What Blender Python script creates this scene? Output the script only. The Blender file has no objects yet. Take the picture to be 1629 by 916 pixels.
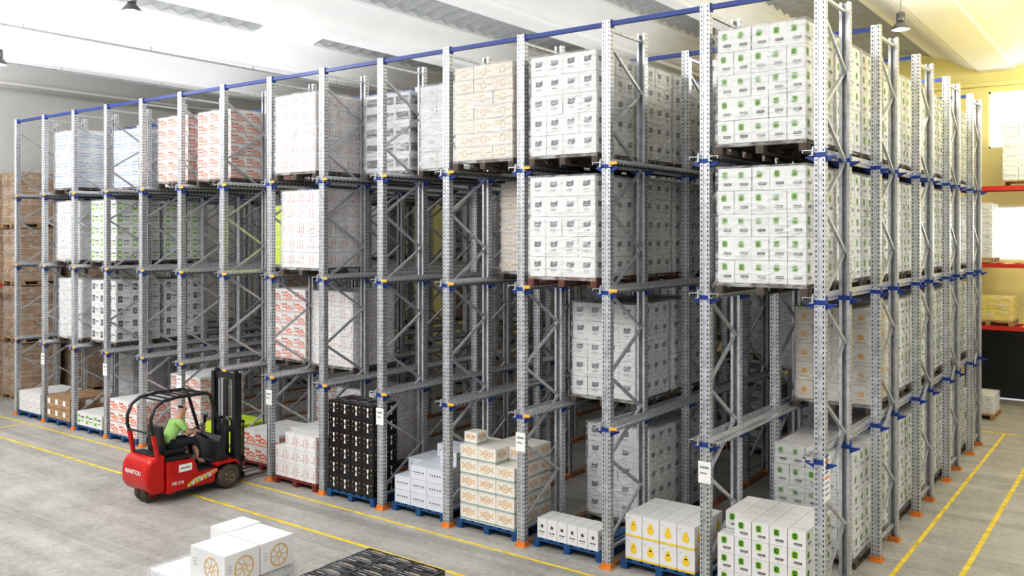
import bpy, bmesh, math, random
from mathutils import Vector, Matrix, noise
random.seed(7)
scene = bpy.context.scene
COL = scene.collection
try:
    scene.view_settings.view_transform = 'Standard'
    scene.view_settings.look = 'Medium High Contrast'
except Exception:
    pass

# ------------------------------------------------------------------ materials
def M(nt, op, a, b=None, c=None):
    n = nt.nodes.new('ShaderNodeMath'); n.operation = op
    for i, v in enumerate((a, b, c)):
        if v is None: continue
        if isinstance(v, (int, float)): n.inputs[i].default_value = v
        else: nt.links.new(v, n.inputs[i])
    return n.outputs[0]

def mat(name, col, rough=0.6, metal=0.0, var=0.08, scale=6.0, emit=0, bump=0.0):
    m = bpy.data.materials.new(name); m.use_nodes = True
    nt = m.node_tree; b = nt.nodes['Principled BSDF']
    b.inputs['Roughness'].default_value = rough
    b.inputs['Metallic'].default_value = metal
    tc = nt.nodes.new('ShaderNodeTexCoord')
    nz = nt.nodes.new('ShaderNodeTexNoise'); nz.inputs['Scale'].default_value = scale
    nz.inputs['Detail'].default_value = 3
    nt.links.new(tc.outputs['Object'], nz.inputs['Vector'])
    r = nt.nodes.new('ShaderNodeValToRGB')
    r.color_ramp.elements[0].position = 0.3; r.color_ramp.elements[1].position = 0.7
    r.color_ramp.elements[0].color = tuple(max(0, c*(1-var)) for c in col)+(1,)
    r.color_ramp.elements[1].color = tuple(min(1, c*(1+var)) for c in col)+(1,)
    nt.links.new(nz.outputs['Fac'], r.inputs['Fac'])
    nt.links.new(r.outputs['Color'], b.inputs['Base Color'])
    if emit:
        nt.links.new(r.outputs['Color'], b.inputs['Emission Color'])
        b.inputs['Emission Strength'].default_value = emit
    if bump:
        bp = nt.nodes.new('ShaderNodeBump'); bp.inputs['Strength'].default_value = bump
        nt.links.new(nz.outputs['Fac'], bp.inputs['Height'])
        nt.links.new(bp.outputs['Normal'], b.inputs['Normal'])
    return m

def steel_mat(name, axis, pitch, dark=(0.03,0.03,0.035)):
    m = mat(name, (0.58,0.595,0.62), rough=0.36, metal=0.58, var=0.18, scale=14)
    nt = m.node_tree; b = nt.nodes['Principled BSDF']
    src = b.inputs['Base Color'].links[0].from_socket
    tc = nt.nodes.new('ShaderNodeTexCoord'); sp = nt.nodes.new('ShaderNodeSeparateXYZ')
    nt.links.new(tc.outputs['Object'], sp.inputs[0])
    X, Y, Z = sp.outputs
    ax = Z if axis == 'Z' else Y
    fr = M(nt, 'FRACT', M(nt, 'DIVIDE', ax, pitch))
    run = M(nt, 'MULTIPLY', M(nt, 'GREATER_THAN', fr, 0.25), M(nt, 'LESS_THAN', fr, 0.72))
    if axis == 'Z':
        f1 = M(nt, 'LESS_THAN', M(nt, 'ABSOLUTE', M(nt, 'SUBTRACT', M(nt, 'ABSOLUTE', X), 0.042)), 0.0075)
        f1 = M(nt, 'MULTIPLY', f1, M(nt, 'LESS_THAN', Y, -0.047))
        f2 = M(nt, 'LESS_THAN', M(nt, 'ABSOLUTE', M(nt, 'SUBTRACT', M(nt, 'ABSOLUTE', Y), 0.02)), 0.008)
        f2 = M(nt, 'MULTIPLY', f2, M(nt, 'GREATER_THAN', M(nt, 'ABSOLUTE', X), 0.062))
        msk = M(nt, 'MULTIPLY', run, M(nt, 'MAXIMUM', f1, f2))
    else:
        f1 = M(nt, 'LESS_THAN', M(nt, 'ABSOLUTE', M(nt, 'ADD', Z, 0.035)), 0.010)
        f2 = M(nt, 'MULTIPLY', M(nt, 'LESS_THAN', M(nt, 'ABSOLUTE', M(nt, 'SUBTRACT', M(nt, 'ABSOLUTE', X), 0.07)), 0.010), M(nt, 'GREATER_THAN', Z, -0.003))
        msk = M(nt, 'MULTIPLY', run, M(nt, 'MAXIMUM', f1, f2))
    mx = nt.nodes.new('ShaderNodeMix'); mx.data_type = 'RGBA'
    nt.links.new(msk, mx.inputs['Factor']); nt.links.new(src, mx.inputs['A'])
    mx.inputs['B'].default_value = dark+(1,)
    nt.links.new(mx.outputs['Result'], b.inputs['Base Color'])
    return m

def wrap_mat(name, lo, hi, zs=7):
    m = bpy.data.materials.new(name); m.use_nodes = True
    nt = m.node_tree; nt.nodes.clear()
    out = nt.nodes.new('ShaderNodeOutputMaterial')
    tr = nt.nodes.new('ShaderNodeBsdfTransparent')
    pr = nt.nodes.new('ShaderNodeBsdfPrincipled')
    pr.inputs['Base Color'].default_value = (0.90,0.92,0.94,1); pr.inputs['Roughness'].default_value = 0.12
    mix = nt.nodes.new('ShaderNodeMixShader')
    tc = nt.nodes.new('ShaderNodeTexCoord'); mp = nt.nodes.new('ShaderNodeMapping')
    mp.inputs['Scale'].default_value = (1.7, 1.7, zs)
    mp.inputs['Rotation'].default_value = (0.16, 0.2, 0)
    nz = nt.nodes.new('ShaderNodeTexNoise'); nz.inputs['Scale'].default_value = 1.8
    nz.inputs['Detail'].default_value = 3.5; nz.inputs['Distortion'].default_value = 1.0
    nt.links.new(tc.outputs['Object'], mp.inputs[0]); nt.links.new(mp.outputs[0], nz.inputs['Vector'])
    r = nt.nodes.new('ShaderNodeMapRange'); r.inputs['From Min'].default_value = 0.42; r.inputs['From Max'].default_value = 0.74
    r.inputs['To Min'].default_value = lo; r.inputs['To Max'].default_value = hi
    nt.links.new(nz.outputs['Fac'], r.inputs['Value'])
    bp = nt.nodes.new('ShaderNodeBump'); bp.inputs['Strength'].default_value = 0.9; bp.inputs['Distance'].default_value = 0.06
    nt.links.new(nz.outputs['Fac'], bp.inputs['Height']); nt.links.new(bp.outputs['Normal'], pr.inputs['Normal'])
    nt.links.new(r.outputs[0], mix.inputs[0]); nt.links.new(tr.outputs[0], mix.inputs[1])
    nt.links.new(pr.outputs[0], mix.inputs[2]); nt.links.new(mix.outputs[0], out.inputs[0])
    return m

MT = {}
def C(n, *a, **k): MT[n] = mat(n, *a, **k)
C('card_white', (0.76,0.76,0.76), 0.5, var=0.05, scale=3)
C('card_cream', (0.78,0.75,0.69), 0.55, var=0.06, scale=3)
C('card_tan', (0.71,0.66,0.58), 0.55, var=0.08, scale=3)
C('card_grey', (0.66,0.69,0.75), 0.5, var=0.05, scale=3)
C('card_brown', (0.38,0.245,0.14), 0.7, var=0.25, scale=3)
C('card_black', (0.010,0.010,0.012), 0.30, var=0.2, scale=5)
C('ink_black', (0.02,0.02,0.022), 0.5)
C('ink_dark', (0.07,0.07,0.08), 0.5)
C('ink_flag', (0.12,0.12,0.135), 0.5)
C('ink_grey', (0.28,0.29,0.31), 0.6)
C('ink_light', (0.48,0.48,0.49), 0.6)
C('ink_green', (0.20,0.50,0.03), 0.5)
C('ink_orange', (0.78,0.16,0.05), 0.5)
C('ink_gold', (0.72,0.36,0.05), 0.5)
C('ink_softgold', (0.70,0.42,0.13), 0.5)
C('ink_palegold', (0.58,0.41,0.20), 0.5)
C('ink_yellow', (0.88,0.60,0.04), 0.5)
C('ink_teal', (0.04,0.22,0.21), 0.5)
C('ink_red', (0.64,0.14,0.10), 0.5)
C('ink_white', (0.80,0.80,0.78), 0.5)
C('ink_blue', (0.34,0.46,0.68), 0.5)
C('card_lime', (0.55,0.70,0.04), 0.5, var=0.06)
C('card_yellow', (0.80,0.62,0.06), 0.5, var=0.06)
C('wood', (0.42,0.27,0.14), 0.8, var=0.25, scale=9)
C('wood_dark', (0.10,0.08,0.065), 0.8, var=0.25, scale=9)
C('wood_blue', (0.015,0.08,0.21), 0.6, var=0.2, scale=9)
C('wood_red', (0.20,0.035,0.03), 0.6, var=0.25, scale=9)
C('wood_dull', (0.14,0.05,0.035), 0.7, var=0.3, scale=9)
C('rack_blue', (0.012,0.045,0.25), 0.4, var=0.12)
C('rack_orange', (0.66,0.22,0.035), 0.55, var=0.25)
C('tip_orange', (0.82,0.44,0.06), 0.5, var=0.15)
C('guide_orange', (0.28,0.14,0.08), 0.6, var=0.3)
C('galv', (0.53,0.545,0.57), 0.38, metal=0.55, var=0.18, scale=14)
C('paper', (0.85,0.85,0.83), 0.7, var=0.03)
C('tape', (0.54,0.45,0.33), 0.35)
C('yellow_line', (0.80,0.60,0.05), 0.6, var=0.25, scale=5)
C('wall_yellow', (0.86,0.77,0.36), 0.8, var=0.06, scale=1.2)
C('wall_white', (0.76,0.76,0.75), 0.8, var=0.05, scale=1.2)
C('ceiling_white', (0.83,0.835,0.84), 0.8, var=0.04, scale=0.7)
C('win_glow', (0.98,0.99,1.0), 0.5, var=0.01, emit=2.8)
C('door_dark', (0.02,0.02,0.022), 0.6)
C('skylight', (0.34,0.35,0.36), 0.5, var=0.10, emit=0.10)
C('skylight_lit', (0.95,0.97,1.0), 0.5, var=0.02, emit=1.4)
C('red_paint', (0.50,0.010,0.008), 0.22, var=0.1, scale=3)
C('black_plastic', (0.018,0.018,0.02), 0.4, var=0.2)
C('rubber', (0.085,0.07,0.055), 0.8, var=0.2)
C('hub', (0.06,0.06,0.065), 0.4)
C('hub_tan', (0.12,0.09,0.06), 0.5)
C('chrome', (0.75,0.75,0.76), 0.2, metal=1.0)
C('skin', (0.58,0.34,0.23), 0.55, var=0.05)
C('hair', (0.03,0.018,0.012), 0.7)
C('shirt_green', (0.33,0.57,0.18), 0.8, var=0.08)
C('trousers', (0.02,0.022,0.03), 0.85)
C('shoe', (0.03,0.028,0.025), 0.6)
C('rack_red', (0.58,0.04,0.025), 0.45)
C('lamp_grey', (0.16,0.165,0.17), 0.35, metal=0.6)
C('lamp_glow', (1.0,0.97,0.9), 0.5, emit=12)
C('trim_grey', (0.30,0.31,0.32), 0.6)
MT['upright_steel'] = steel_mat('upright_steel', 'Z', 0.06)
MT['rail_steel'] = steel_mat('rail_steel', 'Y', 0.09)
MT['wrap_faint'] = wrap_mat('wrap_faint', 0.0, 0.10)
MT['wrap_thin'] = wrap_mat('wrap_thin', 0.04, 0.36)
MT['wrap_clear'] = wrap_mat('wrap_clear', 0.10, 0.58)
MT['wrap_milky'] = wrap_mat('wrap_milky', 0.22, 0.78)

def floor_material():
    m = bpy.data.materials.new('concrete_floor'); m.use_nodes = True
    nt = m.node_tree; b = nt.nodes['Principled BSDF']
    tc = nt.nodes.new('ShaderNodeTexCoord')
    n1 = nt.nodes.new('ShaderNodeTexNoise'); n1.inputs['Scale'].default_value = 0.8; n1.inputs['Detail'].default_value = 10
    n1.inputs['Roughness'].default_value = 0.74
    n2 = nt.nodes.new('ShaderNodeTexNoise'); n2.inputs['Scale'].default_value = 11; n2.inputs['Detail'].default_value = 6
    mp = nt.nodes.new('ShaderNodeMapping'); mp.inputs['Scale'].default_value = (0.22, 2.6, 1)
    n3 = nt.nodes.new('ShaderNodeTexNoise'); n3.inputs['Scale'].default_value = 1.0; n3.inputs['Detail'].default_value = 6
    for n in (n1, n2): nt.links.new(tc.outputs['Object'], n.inputs['Vector'])
    nt.links.new(tc.outputs['Object'], mp.inputs[0]); nt.links.new(mp.outputs[0], n3.inputs['Vector'])
    s = M(nt, 'ADD', M(nt, 'MULTIPLY', n1.outputs['Fac'], 0.52), M(nt, 'ADD', M(nt, 'MULTIPLY', n2.outputs['Fac'], 0.22), M(nt, 'MULTIPLY', n3.outputs['Fac'], 0.26)))
    r = nt.nodes.new('ShaderNodeValToRGB')
    r.color_ramp.elements[0].position = 0.36; r.color_ramp.elements[0].color = (0.24,0.23,0.215,1)
    r.color_ramp.elements[1].position = 0.59; r.color_ramp.elements[1].color = (0.48,0.465,0.44,1)
    nt.links.new(s, r.inputs[0])
    sp = nt.nodes.new('ShaderNodeSeparateXYZ'); nt.links.new(tc.outputs['Object'], sp.inputs[0])
    j = None
    for o, per, off in ((sp.outputs[0], 5.5, 1.3), (sp.outputs[1], 5.5, 2.2)):
        f = M(nt, 'FRACT', M(nt, 'DIVIDE', M(nt, 'ADD', o, off), per))
        k = M(nt, 'LESS_THAN', f, 0.0025)
        j = k if j is None else M(nt, 'MAXIMUM', j, k)
    wv = nt.nodes.new('ShaderNodeTexWave'); wv.wave_type = 'RINGS'; wv.inputs['Scale'].default_value = 0.11; wv.inputs['Distortion'].default_value = 3.0
    wv.inputs['Detail'].default_value = 1.0; wv.inputs['Detail Scale'].default_value = 0.4
    nt.links.new(tc.outputs['Object'], wv.inputs['Vector'])
    tk = M(nt, 'MULTIPLY', M(nt, 'GREATER_THAN', wv.outputs['Fac'], 0.985), M(nt, 'MULTIPLY', n1.outputs['Fac'], 0.4))
    j = M(nt, 'MAXIMUM', M(nt, 'MULTIPLY', j, 0.4), tk)
    mx = nt.nodes.new('ShaderNodeMix'); mx.data_type = 'RGBA'
    nt.links.new(j, mx.inputs['Factor']); nt.links.new(r.outputs[0], mx.inputs['A'])
    mx.inputs['B'].default_value = (0.11,0.11,0.11,1)
    nt.links.new(mx.outputs['Result'], b.inputs['Base Color'])
    rr = nt.nodes.new('ShaderNodeMapRange'); rr.inputs['To Min'].default_value = 0.35; rr.inputs['To Max'].default_value = 0.65
    nt.links.new(n1.outputs['Fac'], rr.inputs['Value']); nt.links.new(rr.outputs[0], b.inputs['Roughness'])
    return m
MT['floor'] = floor_material()

# ------------------------------------------------------------------ mesh builder
class MB:
    def __init__(s): s.v = []; s.f = []; s.m = []; s.mats = []; s.sm = []
    def mi(s, n):
        if n not in s.mats: s.mats.append(n)
        return s.mats.index(n)
    def face(s, pts, m, smooth=False):
        i = len(s.v); s.v.extend([tuple(p) for p in pts]); s.f.append(tuple(range(i, i+len(pts))))
        s.m.append(s.mi(m)); s.sm.append(smooth)
    def faces(s, vs, fs, m, smooth=False):
        i = len(s.v); s.v.extend([tuple(p) for p in vs]); k = s.mi(m)
        for f in fs:
            s.f.append(tuple(i+a for a in f)); s.m.append(k); s.sm.append(smooth)
    def box(s, x0, x1, y0, y1, z0, z1, m):
        vs = [(x0,y0,z0),(x1,y0,z0),(x1,y1,z0),(x0,y1,z0),(x0,y0,z1),(x1,y0,z1),(x1,y1,z1),(x0,y1,z1)]
        s.faces(vs, [(0,3,2,1),(4,5,6,7),(0,1,5,4),(1,2,6,5),(2,3,7,6),(3,0,4,7)], m)
    def prism(s, pts, axis, a0, a1, m):
        n = len(pts)
        def P(p, a):
            if axis == 'X': return (a, p[0], p[1])
            if axis == 'Y': return (p[0], a, p[1])
            return (p[0], p[1], a)
        vs = [P(p, a0) for p in pts]+[P(p, a1) for p in pts]
        fs = [(i, (i+1) % n, n+(i+1) % n, n+i) for i in range(n)]
        fs += [tuple(range(n-1, -1, -1)), tuple(range(n, 2*n))]
        s.faces(vs, fs, m)
    def tube(s, path, r, m, n=8, smooth=True):
        path = [Vector(p) for p in path]; rings = []
        for i, p in enumerate(path):
            d = (path[min(i+1, len(path)-1)]-path[max(i-1, 0)]).normalized()
            up = Vector((0,0,1)) if abs(d.z) < 0.9 else Vector((0,1,0))
            a = d.cross(up).normalized(); b = a.cross(d).normalized()
            rr = r[i] if isinstance(r, (list, tuple)) else r
            rings.append([p+(a*math.cos(2*math.pi*k/n+math.pi/n)+b*math.sin(2*math.pi*k/n+math.pi/n))*rr for k in range(n)])
        for i in range(1, len(rings)):
            best = min(range(n), key=lambda o: sum((rings[i][(k+o) % n]-rings[i-1][k]-(path[i]-path[i-1])).length for k in range(n)))
            rings[i] = [rings[i][(k+best) % n] for k in range(n)]
        vs = [q for R in rings for q in R]; fs = []
        for i in range(len(rings)-1):
            for k in range(n):
                fs.append((i*n+k, i*n+(k+1) % n, (i+1)*n+(k+1) % n, (i+1)*n+k))
        s.faces(vs, fs, m, smooth)
        s.faces(rings[0], [tuple(range(n-1,-1,-1))], m); s.faces(rings[-1], [tuple(range(n))], m)
    def lathe(s, prof, m, axis='Z', c=(0,0,0), n=24, smooth=True):
        vs = []; k = len(prof)
        for i in range(n):
            a = 2*math.pi*i/n
            for (r, h) in prof:
                u, w = r*math.cos(a), r*math.sin(a)
                p = (u, w, h) if axis == 'Z' else ((h, u, w) if axis == 'X' else (u, h, w))
                vs.append((p[0]+c[0], p[1]+c[1], p[2]+c[2]))
        fs = []
        for i in range(n):
            for j in range(k-1):
                fs.append((i*k+j, ((i+1) % n)*k+j, ((i+1) % n)*k+j+1, i*k+j+1))
        s.faces(vs, fs, m, smooth)
    def mesh(s, name, fix=False):
        me = bpy.data.meshes.new(name); me.from_pydata(s.v, [], s.f)
        for n in s.mats: me.materials.append(MT[n])
        me.polygons.foreach_set('material_index', s.m)
        me.polygons.foreach_set('use_smooth', s.sm)
        me.update()
        if fix:
            bm = bmesh.new(); bm.from_mesh(me); bmesh.ops.recalc_face_normals(bm, faces=bm.faces); bm.to_mesh(me); bm.free()
        return me

def put(mesh, name, loc=(0,0,0), parent=None, rz=0.0, label=None, category=None, group=None, kind=None, rot=None):
    o = bpy.data.objects.new(name, mesh); COL.objects.link(o)
    o.location = loc
    if rot: o.rotation_euler = rot
    elif rz: o.rotation_euler = (0,0,rz)
    if parent: o.parent = parent
    if label: o['label'] = label
    if category: o['category'] = category
    if group: o['group'] = group
    if kind: o['kind'] = kind
    return o
def empty(name, loc, label, category, rz=0.0, group=None):
    o = put(None, name, loc, rz=rz, label=label, category=category, group=group)
    o.empty_display_size = 0.3
    return o

# ------------------------------------------------------------------ layout
BAY = 1.4573; X0 = -3.265; Y0 = 10.56
LV = [0.0, 1.97, 3.86, 5.61]; TOP = 7.57
PER = 2.5; FD = 1.0; NB = 14
rows = []
for k in range(5): rows += [k*PER, k*PER+FD]

cam = bpy.data.cameras.new('camera'); co = bpy.data.objects.new('camera', cam); COL.objects.link(co)
co.location = (0,0,4.6); co.rotation_euler = (math.pi/2, 0, math.atan2(0.5957, 0.8031))
cam.sensor_width = 36; cam.sensor_fit = 'HORIZONTAL'; cam.lens = 36*1397/1629; cam.shift_y = -84/1629
cam.clip_end = 200
scene.camera = co

# ------------------------------------------------------------------ rack
rack = empty('drive_in_pallet_rack', (X0, Y0, 0), 'tall galvanised steel drive-in pallet rack with blue brackets and orange feet', 'storage rack')
mb = MB()
outer = [(-.03,.05),(-.065,.05),(-.065,-.05),(-.024,-.05),(-.016,-.036),(.016,-.036),(.024,-.05),(.065,-.05),(.065,.05),(.03,.05)]
inner = [(.03,.045),(.060,.045),(.060,-.045),(.027,-.045),(.019,-.031),(-.019,-.031),(-.027,-.045),(-.060,-.045),(-.060,.045),(-.03,.045)]
mb.prism(outer+inner, 'Z', 0.02, TOP, 'upright_steel')
me_up = mb.mesh('upright', True)
mb = MB()
mb.prism([(-.095,-.10),(.095,-.10),(.095,.07),(-.095,.07)], 'Z', 0.0, 0.014, 'rack_orange')
mb.box(-.074,.074,-.062,.055,0.014,0.070,'rack_orange')
for sx in (-.084,.084):
    for sy in (-.087,.06):
        mb.lathe([(0,.028),(.009,.028),(.009,.014)], 'galv', c=(sx,sy,0), n=6, smooth=False)
me_foot = mb.mesh('base_plate')
mb = MB()
mb.box(-.066,.066,-.054,.025,-.085,-.03,'rack_blue')
for s in (-1,1):
    if s == 1: pts = [(.07,-.072),(.180,-.072),(.180,-.084),(.07,-.14)]
    else: pts = [(-.180,-.072),(-.07,-.072),(-.07,-.14),(-.180,-.084)]
    mb.prism(pts,'Y',-.030,.025,'rack_blue')
    mb.box(s*.068-.004,s*.068+.004,-.048,.030,-.145,.025,'rack_blue')
me_br = mb.mesh('rail_bracket', True)

ups = []
for i in range(NB+1):
    for j, o in enumerate(rows):
        x = -BAY*i; wx, wy = X0+x, Y0+o
        pr = math.hypot(wx, wy) - (30 if j == 0 else 0) - (30 if i == 0 else 0) - (15 if j == 1 else 0)
        ups.append((pr, i, j, x, o))
ups.sort()
rest_u, rest_f, rest_b = MB(), MB(), MB()
def append_mesh(mb_, me, x, y, z=0, rot=False):
    s = -1 if rot else 1
    base = len(mb_.v)
    mb_.v.extend([(s*v.co.x+x, s*v.co.y+y, v.co.z+z) for v in me.vertices])
    for p in me.polygons:
        mb_.f.append(tuple(base+k for k in p.vertices)); mb_.m.append(mb_.mi(me.materials[p.material_index].name)); mb_.sm.append(False)
nbr = 0
for n, (pr, i, j, x, o) in enumerate(ups):
    rot = (j % 2 == 1)
    if n < 96:
        u = put(me_up, 'upright', (x, o, 0), rack, rz=math.pi if rot else 0)
        put(me_foot, 'base_plate', (0,0,0), u, label='orange painted base plate')
    else:
        append_mesh(rest_u, me_up, x, o, 0, rot); append_mesh(rest_f, me_foot, x, o, 0, rot)
    for L in (1,2,3):
        z = LV[L]
        if (j == 0 or i == 0 or j == 1) and nbr < 96:
            put(me_br, 'rail_bracket', (x, o, z), rack, label='blue painted rail bracket'); nbr += 1
        else:
            append_mesh(rest_b, me_br, x, o, z)
put(rest_u.mesh('upright_rear'), 'upright', (0,0,0), rack, kind='stuff')
put(rest_f.mesh('base_plate_rear'), 'base_plate', (0,0,0), rack, kind='stuff', label='orange painted base plates')
put(rest_b.mesh('rail_bracket_rear'), 'rail_bracket', (0,0,0), rack, kind='stuff', label='blue painted rail brackets')
# bracing
mb = MB()
z = 0.35; side = 0; step = 0.56
a, b = 0.045, FD-0.045
while z + step < TOP-0.1:
    p, q = (a, b) if side == 0 else (b, a)
    mb.tube([(0.012*(1 if side else -1), p, z), (0.012*(1 if side else -1), q, z+step)], 0.026, 'galv', n=4, smooth=False)
    z += step+0.015; side = 1-side
for zz in (0.25, TOP-0.12):
    mb.tube([(0,a,zz),(0,b,zz)], 0.026, 'galv', n=4, smooth=False)
me_brace = mb.mesh('frame_brace', True)
for i in range(NB+1):
    for k in range(5):
        put(me_brace, 'frame_brace', (-BAY*i, k*PER, 0), rack)
# rails
RL = rows[-1]+0.12
def rail_mesh(s):
    prof = [(0,.045),(.008,.045),(.020,.0),(.13,0),(.13,-.038),(.122,-.038),(.122,-.008),(.02,-.008),(.02,-.062),(.05,-.062),(.05,-.07),(0.0,-.07)]
    m_ = MB(); m_.prism([(s*p[0],p[1]) for p in prof], 'Y', -0.09, RL, 'rail_steel'); return m_.mesh('pallet_rail', True)
def tip_mesh(s):
    m_ = MB(); m_.prism([(s*.012,-.002),(s*.132,-.002),(s*.132,-.040),(s*.012,-.046)], 'Y', -0.100, -0.09, 'tip_orange')
    return m_.mesh('rail_end_guard')
rm = {s: rail_mesh(s) for s in (-1,1)}; tm = {s: tip_mesh(s) for s in (-1,1)}
for b_ in range(NB):
    for L in (1,2,3):
        for s in (1,-1):
            xx = -BAY*(b_+1)+.066 if s == 1 else -BAY*b_-.066
            r_ = put(rm[s], 'pallet_rail', (xx, 0, LV[L]), rack)
            if b_ > 0 and s == 1: put(tm[s], 'rail_end_guard', (0,0,0), r_, label='yellow-orange rail end guard')
# top beams
mb = MB()
mb.prism([(-.03,-.03),(.03,-.03),(.03,.03),(-.03,.03)], 'X', -BAY+.07, -.07, 'rack_blue')
mb.box(-BAY+.066,-BAY+.08,-.04,.04,-.06,.05,'rack_blue'); mb.box(-.08,-.066,-.04,.04,-.06,.05,'rack_blue')
me_beam = mb.mesh('top_beam')
for k, j in enumerate((0,2,4,6,8)):
    for b_ in range(NB):
        put(me_beam, 'top_beam', (-BAY*b_, rows[j], TOP-.05), rack, label='blue painted top beam')
# floor guide rails
mb = MB()
mb.prism([(-.07,.0),(.07,.0),(.07,.015),(.055,.045),(-.055,.045),(-.07,.015)], 'Y', 0.12, rows[-1]-.1, 'guide_orange')
me_g = mb.mesh('floor_guide_rail')
for i in range(1, NB+1):
    put(me_g, 'floor_guide_rail', (-BAY*i, 0, 0.0), rack, label='rust coloured floor guide rail')
# paper tags
mb = MB()
mb.box(-.085,.085,-.004,0,-.14,.14,'paper')
mb.box(-.06,.06,-.006,-.004,.05,.08,'ink_grey'); mb.box(-.06,.03,-.006,-.004,-.02,.0,'ink_grey')
me_tag = mb.mesh('paper_tag')
for i, z in ((1,1.56),(3,1.54),(5,1.56),(7,1.56),(9,1.55),(11,1.55),(13,1.55)):
    put(me_tag, 'paper_tag', (-BAY*i, -.052, z), rack, label='white paper location tag on the upright')
mb = MB()
mb.box(0,.004,-.12,.12,-.26,.26,'paper')
for k in range(7): mb.box(.004,.006,-.09,.09-.02*(k % 3),.2-.065*k,.22-.065*k,'ink_orange' if k in (0,3) else 'ink_grey')
put(mb.mesh('notice'), 'safety_notice', (.068, 0.0, 1.72), rack, label='white printed safety notice sheet')

# ------------------------------------------------------------------ cartons
class Pen:
    def __init__(s, mb, o, u, w, h, n, e=0.0025):
        s.mb = mb; s.o = Vector(o)+Vector(n)*e; s.u = Vector(u); s.w = w; s.h = h; s.n = Vector(n); s.e = 0
    def pt(s, a, b): return s.o + s.u*a + Vector((0,0,1))*b + s.n*s.e
    def poly(s, pts, m): s.mb.face([s.pt(a,b) for a,b in pts], m)
    def rect(s, a0, b0, a1, b1, m): s.poly([(a0,b0),(a1,b0),(a1,b1),(a0,b1)], m)
    def R(s, a0, b0, a1, b1, m): s.rect(a0*s.w, b0*s.h, a1*s.w, b1*s.h, m)
    def disc(s, a, b, r, m, n=12): s.poly([(a+r*math.cos(2*math.pi*k/n), b+r*math.sin(2*math.pi*k/n)) for k in range(n)], m)
    def ring(s, a, b, r0, r1, m, n=16, t0=0, t1=1, sy=1):
        for k in range(n):
            t = 2*math.pi*(t0+(t1-t0)*k/n); u = 2*math.pi*(t0+(t1-t0)*(k+1)/n)
            s.poly([(a+r0*math.cos(t), b+sy*r0*math.sin(t)), (a+r1*math.cos(t), b+sy*r1*math.sin(t)), (a+r1*math.cos(u), b+sy*r1*math.sin(u)), (a+r0*math.cos(u), b+sy*r0*math.sin(u))], m)
    def letters(s, a0, b0, a1, b1, n, m):
        w = (a1-a0)/n
        for k in range(n):
            x = a0+k*w; h = b1-b0
            s.R(x, b0, x+w*.34, b1, m); s.R(x, b0+h*(.34 if k % 2 else .0), x+w*.76, b0+h*(.66 if k % 2 else .32), m)
            if k % 3 != 1: s.R(x+w*.44, b0, x+w*.76, b1, m)
def wheel(P, a, b, r, m):
    P.ring(a, b, r*.88, r, m, 20); P.ring(a, b, r*.2, r*.30, m, 8)
    for k in range(8):
        t = math.pi*k/4; c, s_ = math.cos(t), math.sin(t); q = r*.035
        P.poly([(a+c*r*.3-s_*q, b+s_*r*.3+c*q), (a+c*r*.3+s_*q, b+s_*r*.3-c*q), (a+c*r*.9+s_*q, b+s_*r*.9-c*q), (a+c*r*.9-s_*q, b+s_*r*.9+c*q)], m)
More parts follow.
